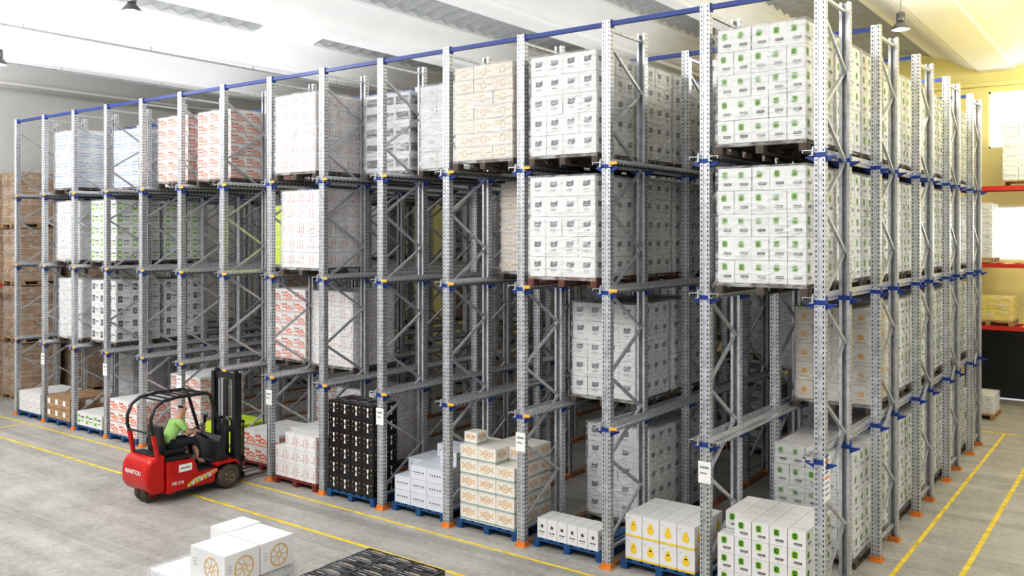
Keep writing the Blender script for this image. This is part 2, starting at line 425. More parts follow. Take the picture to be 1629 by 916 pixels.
def draw(P, kind, side):
    w, h = P.w, P.h; k = min(w, h)
    if kind == 'green':
        s = .165*k; cx, cy = .40*w, .69*h; q = s*.35
        P.poly([(cx-s,cy-s*1.2+q),(cx-s+q,cy-s*1.2),(cx+s-q,cy-s*1.2),(cx+s,cy-s*1.2+q),(cx+s,cy+s*1.2-q),(cx+s-q,cy+s*1.2),(cx-s+q,cy+s*1.2),(cx-s,cy+s*1.2-q)], 'ink_green'); P.e = .001
        P.ring(cx, cy, s*.28, s*.62, 'ink_black', 10, sy=1.35); P.e = 0
        P.R(.34,.22,.80,.34,'ink_dark'); P.e = .001; P.letters(.38,.25,.76,.31,5,'ink_light'); P.e = 0; P.R(.42,.14,.72,.165,'ink_light')
    elif kind == 'flag':
        P.poly([(.28*w,.50*h),(.47*w,.47*h),(.70*w,.52*h),(.73*w,.79*h),(.50*w,.73*h),(.31*w,.77*h)], 'ink_flag'); P.e = .001
        for q in (.57,.64): P.R(.38,q,.62,q+.02,'ink_light')
        P.e = 0; P.letters(.32,.30,.68,.36,5,'ink_grey'); P.R(.38,.22,.62,.24,'ink_light')
    elif kind == 'stripe_rack':
        P.ring(.5*w, .52*h, .22*h, .29*h, 'ink_palegold', 12); P.R(.12,.60,.26,.67,'ink_palegold'); P.R(.74,.46,.90,.54,'ink_palegold')
        P.R(.05,.06,.95,.10,'ink_light')
    elif kind == 'stripe':
        wheel(P, .5*w, .60*h, .27*h, 'ink_gold')
        P.ring(.10*w, .62*h, .14*h, .19*h, 'ink_softgold', 10, -.25, .25); P.ring(.90*w, .62*h, .14*h, .19*h, 'ink_softgold', 10, .25, .75)
        P.ring(.28*w, .62*h, .08*h, .12*h, 'ink_softgold', 8, 0, 1); P.ring(.72*w, .62*h, .08*h, .12*h, 'ink_softgold', 8, 0, 1)
        n = 10
        for q in range(n):
            a0 = q*w/n
            P.poly([(a0,.03*h),(a0+w/n*.5,.13*h),(a0+w/n,.03*h),(a0+w/n,.08*h),(a0+w/n*.5,.20*h),(a0,.08*h)], 'ink_teal')
    elif kind == 'wheel':
        wheel(P, .62*w if side == 0 else .55*w, .46*h, .38*h, 'ink_softgold')
        for q in (.62,.52,.42): P.R(.08,q,.20,q+.03,'ink_light')
    elif kind == 'orange':
        P.ring(.66*w, .20*h, .30*h, .42*h, 'ink_orange', 10, 0, .5); P.ring(.66*w, .20*h, .10*h, .20*h, 'ink_orange', 8, 0, .5)
        P.letters(.06,.60,.52,.80,4,'ink_orange'); P.R(.08,.38,.42,.48,'ink_orange'); P.R(.04,.06,.96,.13,'ink_orange')
    elif kind == 'pink':
        for q in (.14,.84): P.R(q,.18,q+.045,.80,'ink_red')
        P.R(.28,.50,.46,.54,'ink_light'); P.R(.58,.30,.74,.36,'ink_red'); P.R(.28,.3,.4,.33,'ink_light')
    elif kind == 'black':
        P.poly([(.40*w,.82*h),(.60*w,.82*h),(.53*w,.55*h),(.47*w,.55*h)], 'ink_white')
        P.poly([(.42*w,.22*h),(.58*w,.22*h),(.53*w,.50*h),(.47*w,.50*h)], 'ink_white')
        for a in (.16,.77): P.R(a,.76,a+.07,.85,'ink_palegold')
        P.R(.14,.47,.24,.51,'ink_palegold'); P.R(.76,.47,.86,.51,'ink_palegold')
    elif kind == 'darkprint':
        P.R(.12,.24,.42,.76,'ink_dark'); P.letters(.52,.54,.90,.64,5,'ink_black'); P.R(.52,.36,.76,.39,'ink_grey')
        P.e = .001; P.R(.19,.40,.35,.62,'ink_grey'); P.e = 0
    elif kind == 'greenprint':
        P.R(.10,.20,.38,.80,'ink_green'); P.letters(.50,.58,.92,.70,5,'ink_black'); P.R(.54,.32,.86,.42,'ink_green')
        P.e = .001; P.disc(.24*w,.5*h,.14*min(w,h),'ink_white',8); P.e = 0
    elif kind == 'pear':
        P.disc(.5*w,.44*h,.20*k,'ink_yellow',12); P.disc(.5*w,.64*h,.13*k,'ink_yellow',10)
        P.R(.0,.02,1.0,.10,'ink_yellow'); P.R(.08,.80,.24,.83,'ink_light')
    elif kind == 'amber':
        P.disc(.5*w,.5*h,.17*k,'ink_gold',8); P.R(.25,.2,.75,.25,'ink_palegold')
    elif kind == 'blueprint':
        for q in range(5):
            c = (.2+.15*q)*w; P.poly([(c-.05*w,.52*h),(c,.46*h),(c+.05*w,.52*h),(c,.60*h)], 'ink_dark')
        P.R(.2,.36,.8,.38,'ink_light')
    elif kind == 'dot':
        P.disc(.5*w,.62*h,.15*k,'ink_dark',10); P.letters(.22,.30,.8,.37,4,'ink_dark'); P.R(.3,.2,.7,.22,'ink_grey')
    elif kind == 'plain':
        P.R(.60,.50,.80,.62,'ink_light'); P.R(.12,.2,.4,.225,'ink_light')
    elif kind == 'brown':
        P.R(.0,.47,1,.53,'tape'); P.R(.6,.62,.82,.78,'tape')
    elif kind == 'crate':
        for q in (.2,.5): P.R(.08,q,.92,q+.12,'ink_blue')
    elif kind == 'label_brown':
        P.R(.10,.28,.46,.76,'paper'); P.R(.56,.45,.88,.52,'ink_dark')
    elif kind == 'dark_wrap':
        P.R(.08,.26,.92,.78,'ink_dark')
BODY = dict(black='card_black', brown='card_brown', label_brown='card_brown', lime='card_lime', yellowbox='card_yellow', stripe='card_cream', stripe_rack='card_tan', blueprint='card_grey', amber='card_tan')
def carton_geo(mb, x0, y0, z0, w, d, h, kind, faces='FRT'):
    bm_ = BODY.get(kind, 'card_white')
    mb.box(x0, x0+w, y0, y0+d, z0, z0+h, bm_)
    if 'F' in faces: draw(Pen(mb, (x0,y0,z0), (1,0,0), w, h, (0,-1,0)), kind, 0)
    if 'R' in faces: draw(Pen(mb, (x0+w,y0,z0), (0,1,0), d, h, (1,0,0)), kind, 1)
    if 'L' in faces: draw(Pen(mb, (x0,y0+d,z0), (0,-1,0), d, h, (-1,0,0)), kind, 1)
    if 'T' in faces:
        t = 'ink_light' if kind != 'brown' else 'tape'
        zz = z0+h+.0015
        if kind == 'black':
            for (u0,u1,v0,v1,mm) in ((.04,.96,.485,.515,'ink_light'),(.14,.86,.66,.72,'ink_light'),(.30,.70,.78,.83,'ink_palegold'),(.14,.50,.22,.28,'ink_light'),(.0,1,.0,.02,'ink_grey'),(.985,1,.0,1,'ink_grey')):
                mb.face([(x0+w*u0,y0+d*v0,zz),(x0+w*u1,y0+d*v0,zz),(x0+w*u1,y0+d*v1,zz),(x0+w*u0,y0+d*v1,zz)], mm)
        else:
            mb.face([(x0+.01,y0+d*.5-.003,zz),(x0+w-.01,y0+d*.5-.003,zz),(x0+w-.01,y0+d*.5+.003,zz),(x0+.01,y0+d*.5+.003,zz)], t)
def carton_mesh(kind, w, d, h):
    mb = MB(); carton_geo(mb, -w/2, -d/2, 0, w, d, h, kind, 'FRTL'); return mb.mesh('carton')
def stack_mesh(kind, nx, ny, nz, W, D, H, g=.006):
    mb = MB(); cw, cd, ch = W/nx, D/ny, H/nz; rnd = random.Random(len(kind))
    J = .010 if kind == 'brown' else .006
    for a in range(nx):
        for b in range(ny):
            for c in range(nz):
                ed = a in (0,nx-1) or b in (0,ny-1) or c == nz-1
                if not ed: continue
                fs = ('F' if b == 0 else '')+('R' if a == nx-1 else '')+('T' if c == nz-1 else '')+('L' if a == 0 else '')
                jx, jy = rnd.uniform(-J,J), rnd.uniform(-J,J)
                carton_geo(mb, -W/2+a*cw+g/2+jx, -D/2+b*cd+g/2+jy, c*ch, cw-g, cd-g, ch-.005, kind, fs)
    return mb.mesh('carton_stack')
def wrap_mesh(W, D, H, m, seed):
    mb = MB(); e = .018; hx, hy = W/2+e, D/2+e; n = 12; nz = 18
    per = []
    for s_ in range(4):
        for i in range(n):
            t = -1+2*i/n
            per.append([(t*hx,-hy),(hx,t*hy),(-t*hx,hy),(-hx,-t*hy)][s_])
    rings = []
    N = len(per)
    for k in range(nz+1):
        z = -0.05+(H+.02+.05)*k/nz; R = []
        for (x,y) in per:
            v = noise.noise(Vector((x*4+seed, y*4, z*10)))*.010+.003
            l = math.hypot(x,y); R.append((x+x/l*v, y+y/l*v, z))
        rings.append(R)
    for rr in (.9,.55,.15):
        rings.append([(x*rr, y*rr, H+.014+noise.noise(Vector((x*5+seed,y*5,rr)))*.006) for (x,y) in per])
    vs = [p for R in rings for p in R]; fs = []
    for i in range(len(rings)-1):
        for k in range(N): fs.append((i*N+k, i*N+(k+1) % N, (i+1)*N+(k+1) % N, (i+1)*N+k))
    mb.faces(vs, fs, m, True)
    return mb.mesh('stretch_wrap')
PW, PD, PH = 1.17, 1.13, 0.144
def pallet_mesh(m, W=PW, D=PD):
    mb = MB()
    for x in (-W/2+.05, 0, W/2-.05):
        mb.box(x-.05,x+.05,-D/2,D/2,0,.022,m)
        for y in (-D/2+.07,0,D/2-.07): mb.box(x-.05,x+.05,y-.07,y+.07,.022,.10,m)
    for y in (-D/2+.05,0,D/2-.05): mb.box(-W/2,W/2,y-.05,y+.05,.10,.122,m)
    n = 7
    for i in range(n):
        x = -W/2+.06+(W-.12)*i/(n-1); mb.box(x-.058,x+.058,-D/2,D/2,.122,PH,m)
    return mb.mesh('pallet')
PM = {c: pallet_mesh(c) for c in ('wood','wood_blue','wood_red','wood_dark','wood_dull')}
PLAB = {'wood':'plain timber pallet','wood_blue':'blue painted timber pallet','wood_red':'red painted timber pallet','wood_dark':'dark weathered timber pallet','wood_dull':'dull reddish brown timber pallet'}
KIND = dict(
 green=(5,4,5,1.44,'wrap_clear','white cartons with green emblems, stretch-wrapped on a pallet in the rack'),
 flag=(4,4,5,1.44,'wrap_clear','white cartons with grey flag print, stretch-wrapped on a pallet'),
 stripe_rack=(3,3,7,1.45,'wrap_clear','cream cartons with pale gold print tightly stretch-wrapped on a pallet'),
 plain=(3,3,5,1.42,'wrap_milky','plain white cartons under cloudy stretch wrap on a pallet'),
 dark_wrap=(3,3,5,1.40,'wrap_milky','white and dark banded cartons in shiny stretch wrap on a pallet'),
 pink=(4,4,5,1.42,'wrap_clear','white cartons with thin red print, stretch-wrapped on a pallet'),
 orange=(3,3,6,1.40,'wrap_thin','white cartons with orange wheel print, stretch-wrapped on a pallet'),
 crate=(3,3,6,1.38,'wrap_clear','white and pale blue crates in stretch wrap on a pallet'),
 darkprint=(3,3,5,1.42,'wrap_thin','white cartons with black print blocks on a pallet'),
 greenprint=(3,3,5,1.42,'wrap_thin','white cartons with green and black print on a pallet'),
 blueprint=(3,3,5,1.3,'wrap_milky','grey-white cartons in cloudy stretch wrap on a pallet'),
 amber=(4,4,5,1.40,'wrap_clear','cream cartons with small amber print, stretch-wrapped on a pallet'),
 brown=(3,3,4,1.42,'wrap_thin','brown cardboard cartons, stretch-wrapped on a timber pallet'),
 lime=(2,2,4,1.2,'wrap_thin','bright lime green cartons stacked on a pallet'),
 yellowbox=(2,2,2,.6,'wrap_clear','yellow cartons under clear stretch wrap on a pallet'),
)
LM = {}
def load_parts(kind):
    if kind not in LM:
        nx,ny,nz,H,wm,lab = KIND[kind]
        LM[kind] = (stack_mesh(kind,nx,ny,nz,1.12,1.10,H), wrap_mesh(1.12,1.10,H,wm,len(LM)*3.1), lab)
    return LM[kind]
def load(kind, x, y, z, pal='wood_dark', rz=0.0, group='stretch-wrapped pallet loads in the drive-in rack'):
    sm, wm, lab = load_parts(kind)
    e = empty('pallet_load', (x,y,z), lab, 'pallet load', rz=rz, group=group)
    put(PM[pal], 'pallet', (0,0,0), e, label=PLAB[pal])
    put(sm, 'carton_stack', (0,0,PH), e)
    put(wm, 'stretch_wrap', (0,0,PH), e, label='clear plastic stretch wrap')
    return e
def bx(b): return X0-BAY*(b+.5)
occ = {}
def lane(b, L, kind, o, n, pal='wood_dark', pitch=1.22):
    for k in range(n):
        oo = o+k*pitch
        kd = kind[k % len(kind)] if isinstance(kind, (list,tuple)) else kind
        load(kd, bx(b)+random.uniform(-.010,.010), Y0-.05+oo+PD/2, LV[L]+.001, pal, rz=random.uniform(-.005,.005))
        occ.setdefault((b,L), []).append(oo)
lane(0,3,'green',0.0,9); lane(0,2,'green',0.0,9)
lane(0,1,['amber'],2.9,1); lane(0,1,'green',4.2,6); lane(0,0,'green',2.0,7)
lane(1,3,'amber',3.4,2); lane(1,2,'flag',4.6,1); lane(1,1,'plain',6.0,1)
lane(2,3,'flag',0.0,3); lane(2,2,'flag',0.0,3,'wood_dull'); lane(2,1,['flag','flag'],1.15,2); lane(2,0,['flag','flag'],1.6,2)
lane(3,3,'stripe_rack',0.0,1); lane(3,2,'stripe_rack',1.2,1)
lane(4,3,'plain',.8,2); lane(5,3,'dark_wrap',.9,2)
lane(6,3,'pink',0.0,1); lane(6,2,'pink',.15,1); lane(6,1,'pink',.9,1); lane(6,0,'pink',1.5,1)
lane(7,2,'lime',1.0,1); lane(7,1,'orange',1.0,1); lane(7,0,'orange',2.0,1)
lane(8,3,'orange',.3,2); lane(9,3,'orange',.3,2)
lane(10,3,'crate',1.3,1); lane(11,3,'crate',.9,1); lane(12,3,'crate',.2,2)
lane(11,2,'greenprint',.35,2); lane(12,2,'plain',.25,1); lane(11,1,'darkprint',.35,2); lane(12,1,'plain',.3,1)
lane(12,0,'plain',1.6,1); lane(9,0,'orange',.6,1)
for b in range(1,13):
    for L in range(4):
        if not any(q > 5 for q in occ.get((b,L),[])):
            mid = 3 <= b <= 9 and L < 3
            lane(b, L, ['brown','dark_wrap','brown','flag'][(b*3+L) % 4] if mid else ['plain','brown','dark_wrap','flag'][(b*3+L) % 4], 10.2 if mid else 7.4, 1)

# loose stacks ------------------------------------------------------
LOOSE = dict(
 green=('white carton with green emblem and black lettering','white cartons with green emblems on the floor pallet'),
 pear=('white carton with yellow print and base band','white cartons with yellow print on the floor pallet'),
 dot=('small upright white carton with dark round mark','small white cartons on the floor pallet'),
 stripe=('cream carton with gold wheel and teal zigzag','cream cartons with gold and teal print'),
 blueprint=('grey-white carton with a line of dark marks','grey-white cartons on the floor pallet'),
 black=('glossy black carton with white and gold print','black cartons on the floor pallet'),
 pink=('white carton with thin red print','white cartons with red print on the floor pallet'),
 orange=('white carton with orange print','white cartons with orange print on the floor pallet'),
 greenprint=('white carton with green print','white cartons with green print on the floor pallet'),
 label_brown=('brown carton with white paper label','brown cartons on the floor pallet'),
 plain=('plain white carton with small grey label','plain white cartons on the floor pallet'),
 lime=('bright lime green carton','lime green cartons on the floor pallet'),
)
def loose(b, kind, nx, ny, nz, cw, cd, ch, o, pal='wood_blue', tops=None, dx=0, skip=True, z0=0.0):
    lab, grp = LOOSE[kind]; cx = bx(b)+dx; W, D = nx*cw, ny*cd
    y0 = Y0-.05+o
    put(PM[pal], 'pallet', (cx, y0+PD/2, z0+.001), label=PLAB[pal]+' on the concrete floor', category='pallet', group='pallets on the floor')
    me = carton_mesh(kind, cw-.009, cd-.009, ch-.004)
    for a in range(nx):
        for q in range(ny):
            hh = tops[q][a] if tops else nz
            for c in range(hh):
                vis = (a == nx-1) or (q == 0) or (c >= hh-1) or not skip
                if not vis: continue
                put(me, 'carton', (cx-W/2+(a+.5)*cw, y0+.01+(q+.5)*cd, z0+.001+PH+.001+c*ch), rz=random.uniform(-.010,.010),
                    label=lab, category='carton', group=grp)
loose(0,'green',5,4,4,.225,.26,.225,.0, tops=[[3,4,4,4,4],[4,4,4,4,4],[4,4,4,4,4],[4,4,4,4,4]])
loose(1,'pear',4,3,2,.26,.30,.31,.15)
loose(2,'dot',6,2,1,.175,.20,.29,.12)
loose(3,'stripe',3,3,5,.355,.33,.235,.10, tops=[[5,5,4],[5,5,5],[4,5,5]])
loose(4,'blueprint',3,3,4,.36,.33,.225,.12, dx=.02, tops=[[2,3,3],[3,3,4],[3,4,4]])
loose(5,'black',4,2,6,.28,.29,.26,.0)
loose(6,'pink',4,3,3,.28,.36,.275,.0, pal='wood_red', tops=[[2,3,3,3],[3,3,3,3],[3,3,3,3]])
loose(7,'orange',3,3,2,.37,.36,.30,.36, pal='wood_red')
loose(8,'lime',2,2,2,.50,.45,.28,.45, pal='wood')
loose(10,'orange',3,3,3,.37,.36,.26,.0)
loose(11,'greenprint',3,3,1,.37,.36,.32,.0)
loose(12,'label_brown',3,3,2,.37,.36,.27,.0)
loose(13,'plain',3,3,2,.37,.36,.25,.0)
me = carton_mesh('stripe', .25,.25,.19)
put(me, 'carton', (bx(3)-.36, Y0+.24, PH+.003+5*.235), label='small cream carton resting on top of the stack', category='carton', group='cream cartons with gold and teal print')

# ------------------------------------------------------------------ foreground loads
e = empty('pallet_load', (-8.50, 6.0, 0.0), 'low block of white cartons under stretch wrap on a pallet', 'pallet load')
put(PM['wood'],'pallet',(0,0,0),e,label=PLAB['wood'])
put(stack_mesh('plain',3,3,3,1.16,1.08,.74),'carton_stack',(0,0,PH),e)
put(wrap_mesh(1.16,1.08,.74,'wrap_clear',9.3),'stretch_wrap',(0,0,PH),e,label='clear plastic stretch wrap')
mw = carton_mesh('wheel',.60,.445,.33)
zt_ = PH+.74+.024
for yy in (5.80, 6.26):
    put(mw,'carton',(-8.18,yy,zt_),rz=.01,label='large white carton with gold wheel logo',category='carton',group='white cartons with gold wheel logo')
mw2 = carton_mesh('plain',.34,.44,.33)
put(mw2,'carton',(-8.68,6.30,zt_),rz=.02,label='plain white carton beside the wheel logo cartons',category='carton')
e = empty('pallet_load', (-6.70, 6.52, 0.0), 'black cartons under glossy stretch wrap on a pallet', 'pallet load')
put(PM['wood'],'pallet',(0,0,0),e,label=PLAB['wood'])
put(stack_mesh('black',3,5,3,1.14,1.12,.90,.014),'carton_stack',(0,0,PH),e)
put(wrap_mesh(1.14,1.12,.90,'wrap_faint',5.3),'stretch_wrap',(0,0,PH),e,label='clear plastic stretch wrap')

# ------------------------------------------------------------------ brown stacks at the far end
for n_, (cx, cy) in enumerate(((-26.0,12.0),(-27.35,12.0),(-26.0,13.4),(-27.35,13.4),(-28.7,12.0))):
    for k in range(4):
        load('brown', cx+random.uniform(-.05,.05), cy, k*1.60+.001, 'wood', rz=random.uniform(-.03,.03), group='brown carton loads stacked four high')
st = empty('storage_frame', (-25.75,10.9,0), 'dark steel storage frame with red crossbar before brown cartons', 'rack frame')
mb = MB(); mb.box(-.05,.05,-.05,.05,0,3.3,'rack_blue'); mp_ = mb.mesh('post')
put(mp_,'post',(0,0,0),st); put(mp_,'post',(-1.1,0,0),st)
mb = MB(); mb.tube([(0.3,0,3.24),(-3.1,0,3.24)],.08,'rack_red',n=4,smooth=False); put(mb.mesh('crossbar'),'crossbar',(0,0,0),st,label='red steel crossbar')
for k in range(3):
    mb = MB(); s = k % 2
    mb.tube([(-1.1*s,0,.3+k*.95),(-1.1*(1-s),0,1.2+k*.95)],.03,'rack_blue',n=4,smooth=False); put(mb.mesh('diagonal_brace'),'diagonal_brace',(0,0,0),st)

# ------------------------------------------------------------------ back rack with red beams
br = empty('shelf_rack', (-4.95,26.3,0), 'pallet rack with red beams standing by the yellow wall', 'storage rack')
mb = MB(); mb.box(-.05,.05,-.05,.05,0,7.2,'galv'); mp_ = mb.mesh('upright')
for x in (-2.75,0,2.75):
    for y in (0,1.0): put(mp_,'upright',(x,y,0),br)
for z in (2.2,3.85,5.9):
    for x in (-2.75,0):
        for y in (0,1.0):
            mb = MB(); mb.box(x+.05,x+2.70,y-.03,y+.03,z-.11,z,'rack_red'); put(mb.mesh('beam'),'beam',(0,0,0),br,label='red painted beam')
        mb = MB()
        for q in range(6): mb.box(x+.2+q*.44,x+.4+q*.44,.03,.97,z-.02,z,'wood')
        put(mb.mesh('shelf_slats'),'shelf_slats',(0,0,0),br,label='timber shelf slats')
def bload(kind, x, z, H, nx=3, ny=3, nz=4, W=1.1, y=26.85, pal='wood', wm='wrap_clear'):
    e = empty('pallet_load', (x,y,z), KIND[kind][5].replace(' in the rack',''), 'pallet load', group='loads on the red-beamed rack')
    put(PM[pal],'pallet',(0,0,0),e,label=PLAB[pal]); put(stack_mesh(kind,nx,ny,nz,W,1.0,H),'carton_stack',(0,0,PH),e)
    put(wrap_mesh(W,1.0,H,wm,x),'stretch_wrap',(0,0,PH),e,label='clear plastic stretch wrap')
bload('blueprint',-2.86,5.905,1.5,3,3,6); bload('plain',-4.2,3.855,1.45); bload('yellowbox',-3.75,2.205,.6,2,2,2,wm='wrap_clear')
bload('plain',-3.95,.001,.45,3,3,2,y=25.2)

# ------------------------------------------------------------------ room
def quadbox(name, x0,x1,y0,y1,z0,z1, m):
    mb = MB(); mb.box(x0,x1,y0,y1,z0,z1,m)
    return put(mb.mesh(name), name, kind='structure')
quadbox('floor', -30,8,-8,28,-.15,0,'floor')
holes = [(-4.6,.6,0,2.1),(-3.82,.8,3.9,5.42),(-3.98,.8,7.05,8.65)]
def wall_with_holes():
    mb = MB(); y0, y1 = 28.0, 28.25
    xs = sorted({-30,8}|{h[0] for h in holes}|{h[1] for h in holes}); zs = sorted({0,10.6}|{h[2] for h in holes}|{h[3] for h in holes})
    for i in range(len(xs)-1):
        for j in range(len(zs)-1):
            cx, cz = (xs[i]+xs[i+1])/2, (zs[j]+zs[j+1])/2
            if any(h[0] < cx < h[1] and h[2] < cz < h[3] for h in holes): continue
            mb.box(xs[i],xs[i+1],y0,y1,zs[j],zs[j+1],'wall_yellow')
    put(mb.mesh('wall_back'),'wall_back',kind='structure')
wall_with_holes()
for n, h in enumerate(holes[1:]):
    mb = MB(); mb.box(h[0],h[1],28.12,28.15,h[2],h[3],'win_glow')
    mb.box(h[0],h[1],28.06,28.12,h[2],h[2]+.05,'paper'); mb.box(h[0],h[1],28.06,28.12,h[3]-.05,h[3],'paper'); mb.box(h[0],h[0]+.05,28.06,28.12,h[2],h[3],'paper')
    put(mb.mesh('window'),'window_%d' % (n+1),kind='structure')
mb = MB(); h = holes[0]
for q in range(8): mb.box(h[0],h[1],28.14,28.17,.02+q*.26,.02+(q+1)*.26-.003,'door_dark')
put(mb.mesh('door'),'door_1',kind='structure')
quadbox('wall_left', -30.25,-30,-8,28.25,0,10.6,'wall_white')
mb = MB(); mb.tube([(-30,27.8,8.85),(8,27.8,8.85)],.06,'wall_yellow',n=10)
put(mb.mesh('trim'),'trim_1',kind='structure')
# ceiling
S = [-26.5,-22.1,-17.7,-13.3,-9.2,-6.3,-1.0,3.6]; zt = 9.85
HWs = [.8,.8,.95,.95,.7,.9,1.1,.7]
DP = .46
def seg(a, b):
    w = b-a; c = (a+b)/2; fl = .14*w; out = [(a,zt),(a,zt-.08)]
    for k in range(0,9):
        t = k/8; x = a+.05+(c-fl-a-.05)*t; out.append((x, zt-.12-DP*(0.5-0.5*math.cos(math.pi*t))))
    out += [(c-fl+.03,zt-.12-DP-.07),(c+fl-.03,zt-.12-DP-.07)]
    for k in range(8,-1,-1):
        t = k/8; x = b-.05-(b-.05-c-fl)*t; out.append((x, zt-.12-DP*(0.5-0.5*math.cos(math.pi*t))))
    out += [(b,zt-.08),(b,zt)]
    return out
edges = [-30]+[v for s, HW in zip(S,HWs) for v in (s-HW, s+HW)]+[8]
mb = MB()
for i in range(0, len(edges), 2):
    a, b = edges[i], edges[i+1]
    mb.prism(seg(a,b)+[(b,zt+.4),(a,zt+.4)], 'Y', -8, 28.2, 'ceiling_white')
put(mb.mesh('ceiling'),'ceiling',kind='structure')
LIT = {0:((8,9.5),), 1:((9,10.5),(20,21.5)), 2:((14.2,15.9),), 3:((5,6.5),), 4:((6,8),), 5:((6,8),), 6:(), 7:()}
for n, s in enumerate(S):
    N = 8; L = 144; vs = []; HW = HWs[n]
    for i in range(L+1):
        y = -8+36*i/L
        for k in range(N+1):
            t = k/N; x = s-HW+2*HW*t; z = zt+.0+.16*math.sin(math.pi*t)+(.045 if i % 2 else -.045)
            vs.append((x,y,z))
    mb = MB()
    for i in range(L):
        y = -8+36*(i+.5)/L
        lit = any(a_ < y < b_ for a_, b_ in LIT[n])
        mb.faces([vs[(i+q)*(N+1)+k] for q in (0,1) for k in range(N+1)], [(k,k+1,N+1+k+1,N+1+k) for k in range(N)], 'skylight_lit' if lit else 'skylight')
    put(mb.mesh('skylight'),'window_%d' % (n+3),kind='structure')
for n, (x, z) in enumerate(((-24.3,9.1),(-19.9,9.1))):
    mb = MB(); mb.tube([(x,-8,z),(x,28,z)],.025,'trim_grey',n=8)
    for q in range(12): mb.box(x-.01,x+.01,-6+q*3-.01,-6+q*3+.01,z,z+.12,'trim_grey')
    put(mb.mesh('trim'),'trim_%d' % (n+2),kind='structure')

# floor lines
def line(x0,x1,y0,y1,lab='yellow painted floor marking line'):
    mb = MB(); mb.box(x0,x1,y0,y1,.0,.003,'yellow_line')
    put(mb.mesh('floor_line'),'floor_line',label=lab,category='floor marking',group='yellow floor lines')
line(-26,-3.0,10.15,10.20); line(-30,-1,9.10,9.16); line(-22.35,-22.29,9.18,10.14)
line(-2.98,-2.92,9.3,23.1); line(-2.22,-2.15,4,23.1); line(-4.0,6,23.1,23.18)

# ------------------------------------------------------------------ lamps
def hb(x,y,z,zc,lab='grey high-bay lamp hanging from the ceiling',sc=.66):
    e = empty('high_bay_lamp',(x,y,z),lab,'lamp',group='high-bay lamps')
    mb = MB(); mb.lathe([(.25*sc,0),(.24*sc,.05*sc),(.15*sc,.16*sc),(.11*sc,.22*sc),(.105*sc,.22*sc),(.14*sc,.155*sc),(.23*sc,.045*sc),(.24*sc,0)],'lamp_grey'); put(mb.mesh('lamp_shade'),'lamp_shade',(0,0,0),e)
    mb = MB(); mb.lathe([(0,.22*sc),(.11*sc,.22*sc),(.12*sc,.25*sc),(.12*sc,.44*sc),(.09*sc,.48*sc),(0,.48*sc)],'lamp_grey',n=16)
    put(mb.mesh('ballast_housing'),'ballast_housing',(0,0,0),e)
    mb = MB(); mb.tube([(0,0,.48*sc),(0,0,zc-z)],.010,'trim_grey',n=6); put(mb.mesh('suspension_rod'),'suspension_rod',(0,0,0),e)
    mb = MB(); mb.lathe([(0,.03),(.08,.04),(.09,.07),(.05,.11),(0,.12)],'lamp_glow',n=16); put(mb.mesh('bulb'),'bulb',(0,0,0),e)
hb(-14.45,8.35,8.50,9.5); hb(-19.2,8.2,8.1,9.3); hb(-3.85,17.1,8.35,9.2)

# ------------------------------------------------------------------ forklift
FX, FY, FS = -14.12, 8.99, .91
fk = empty('forklift',(FX,FY,0),'red and black electric forklift facing the rack with a driver','forklift'); fk.scale = (FS,FS,FS)
def bev(o, w=.03, s=3):
    m = o.modifiers.new('bevel','BEVEL'); m.width = w; m.segments = s; m.limit_method = 'ANGLE'
    return o
mb = MB()
mb.prism([(-.48,.20),(-.68,.20),(-.80,.27),(-.87,.40),(-.885,.56),(-.86,.74),(-.79,.86),(-.68,.91),(-.48,.92)],'X',-.44,.44,'red_paint')
bev(put(mb.mesh('counterweight'),'counterweight',(0,0,0),fk,label='red cast counterweight'),.10,5)
mb = MB(); mb.prism([(-.478,.17),(.55,.17),(.60,.46),(.20,.46),(.10,.74),(-.478,.78)],'X',-.48,.48,'red_paint')
mb.box(-.36,.36,.55,1.02,.18,.60,'black_plastic')
bev(put(mb.mesh('chassis'),'chassis',(0,0,0),fk,label='red chassis with black front frame'),.03,3)
mb = MB(); mb.box(-.45,.45,-.475,.08,.775,.82,'black_plastic'); mb.box(-.45,.45,.2,.62,.455,.475,'black_plastic'); mb.box(-.36,.36,-.70,-.48,.915,.93,'black_plastic')
mb.box(-.484,.484,-.30,.52,.17,.205,'black_plastic')
bev(put(mb.mesh('floor_cover'),'floor_cover',(0,0,0),fk,label='black plastic covers'),.01,2)
mb = MB(); mb.box(-.25,.25,-.40,.08,.82,.93,'black_plastic'); mb.prism([(-.46,.90),(-.34,.90),(-.40,1.42),(-.47,1.42)],'X',-.23,.23,'black_plastic')
bev(put(mb.mesh('seat'),'seat',(0,0,0),fk,label='black padded seat'),.035,3)
mb = MB(); mb.prism([(.62,.47),(.86,.47),(.86,1.02),(.74,1.06),(.66,.95)],'X',-.42,.42,'black_plastic')
bev(put(mb.mesh('dashboard'),'dashboard',(0,0,0),fk),.03,2)
mb = MB(); mb.tube([(0,.68,.98),(0,.47,1.12)],.03,'black_plastic')
put(mb.mesh('steering_column'),'steering_column',(0,0,0),fk)
mb = MB(); cc = Vector((0,.45,1.135)); nrm = Vector((0,-.55,.83)).normalized(); ua = Vector((1,0,0)); ub = nrm.cross(ua)
mb.tube([cc+(ua*math.cos(t)+ub*math.sin(t))*.16 for t in [2*math.pi*k/20 for k in range(21)]],.014,'black_plastic')
for t in (0,2.1,4.2): mb.tube([cc,cc+(ua*math.cos(t)+ub*math.sin(t))*.16],.01,'black_plastic')
put(mb.mesh('steering_wheel'),'steering_wheel',(0,0,0),fk)
mb = MB()
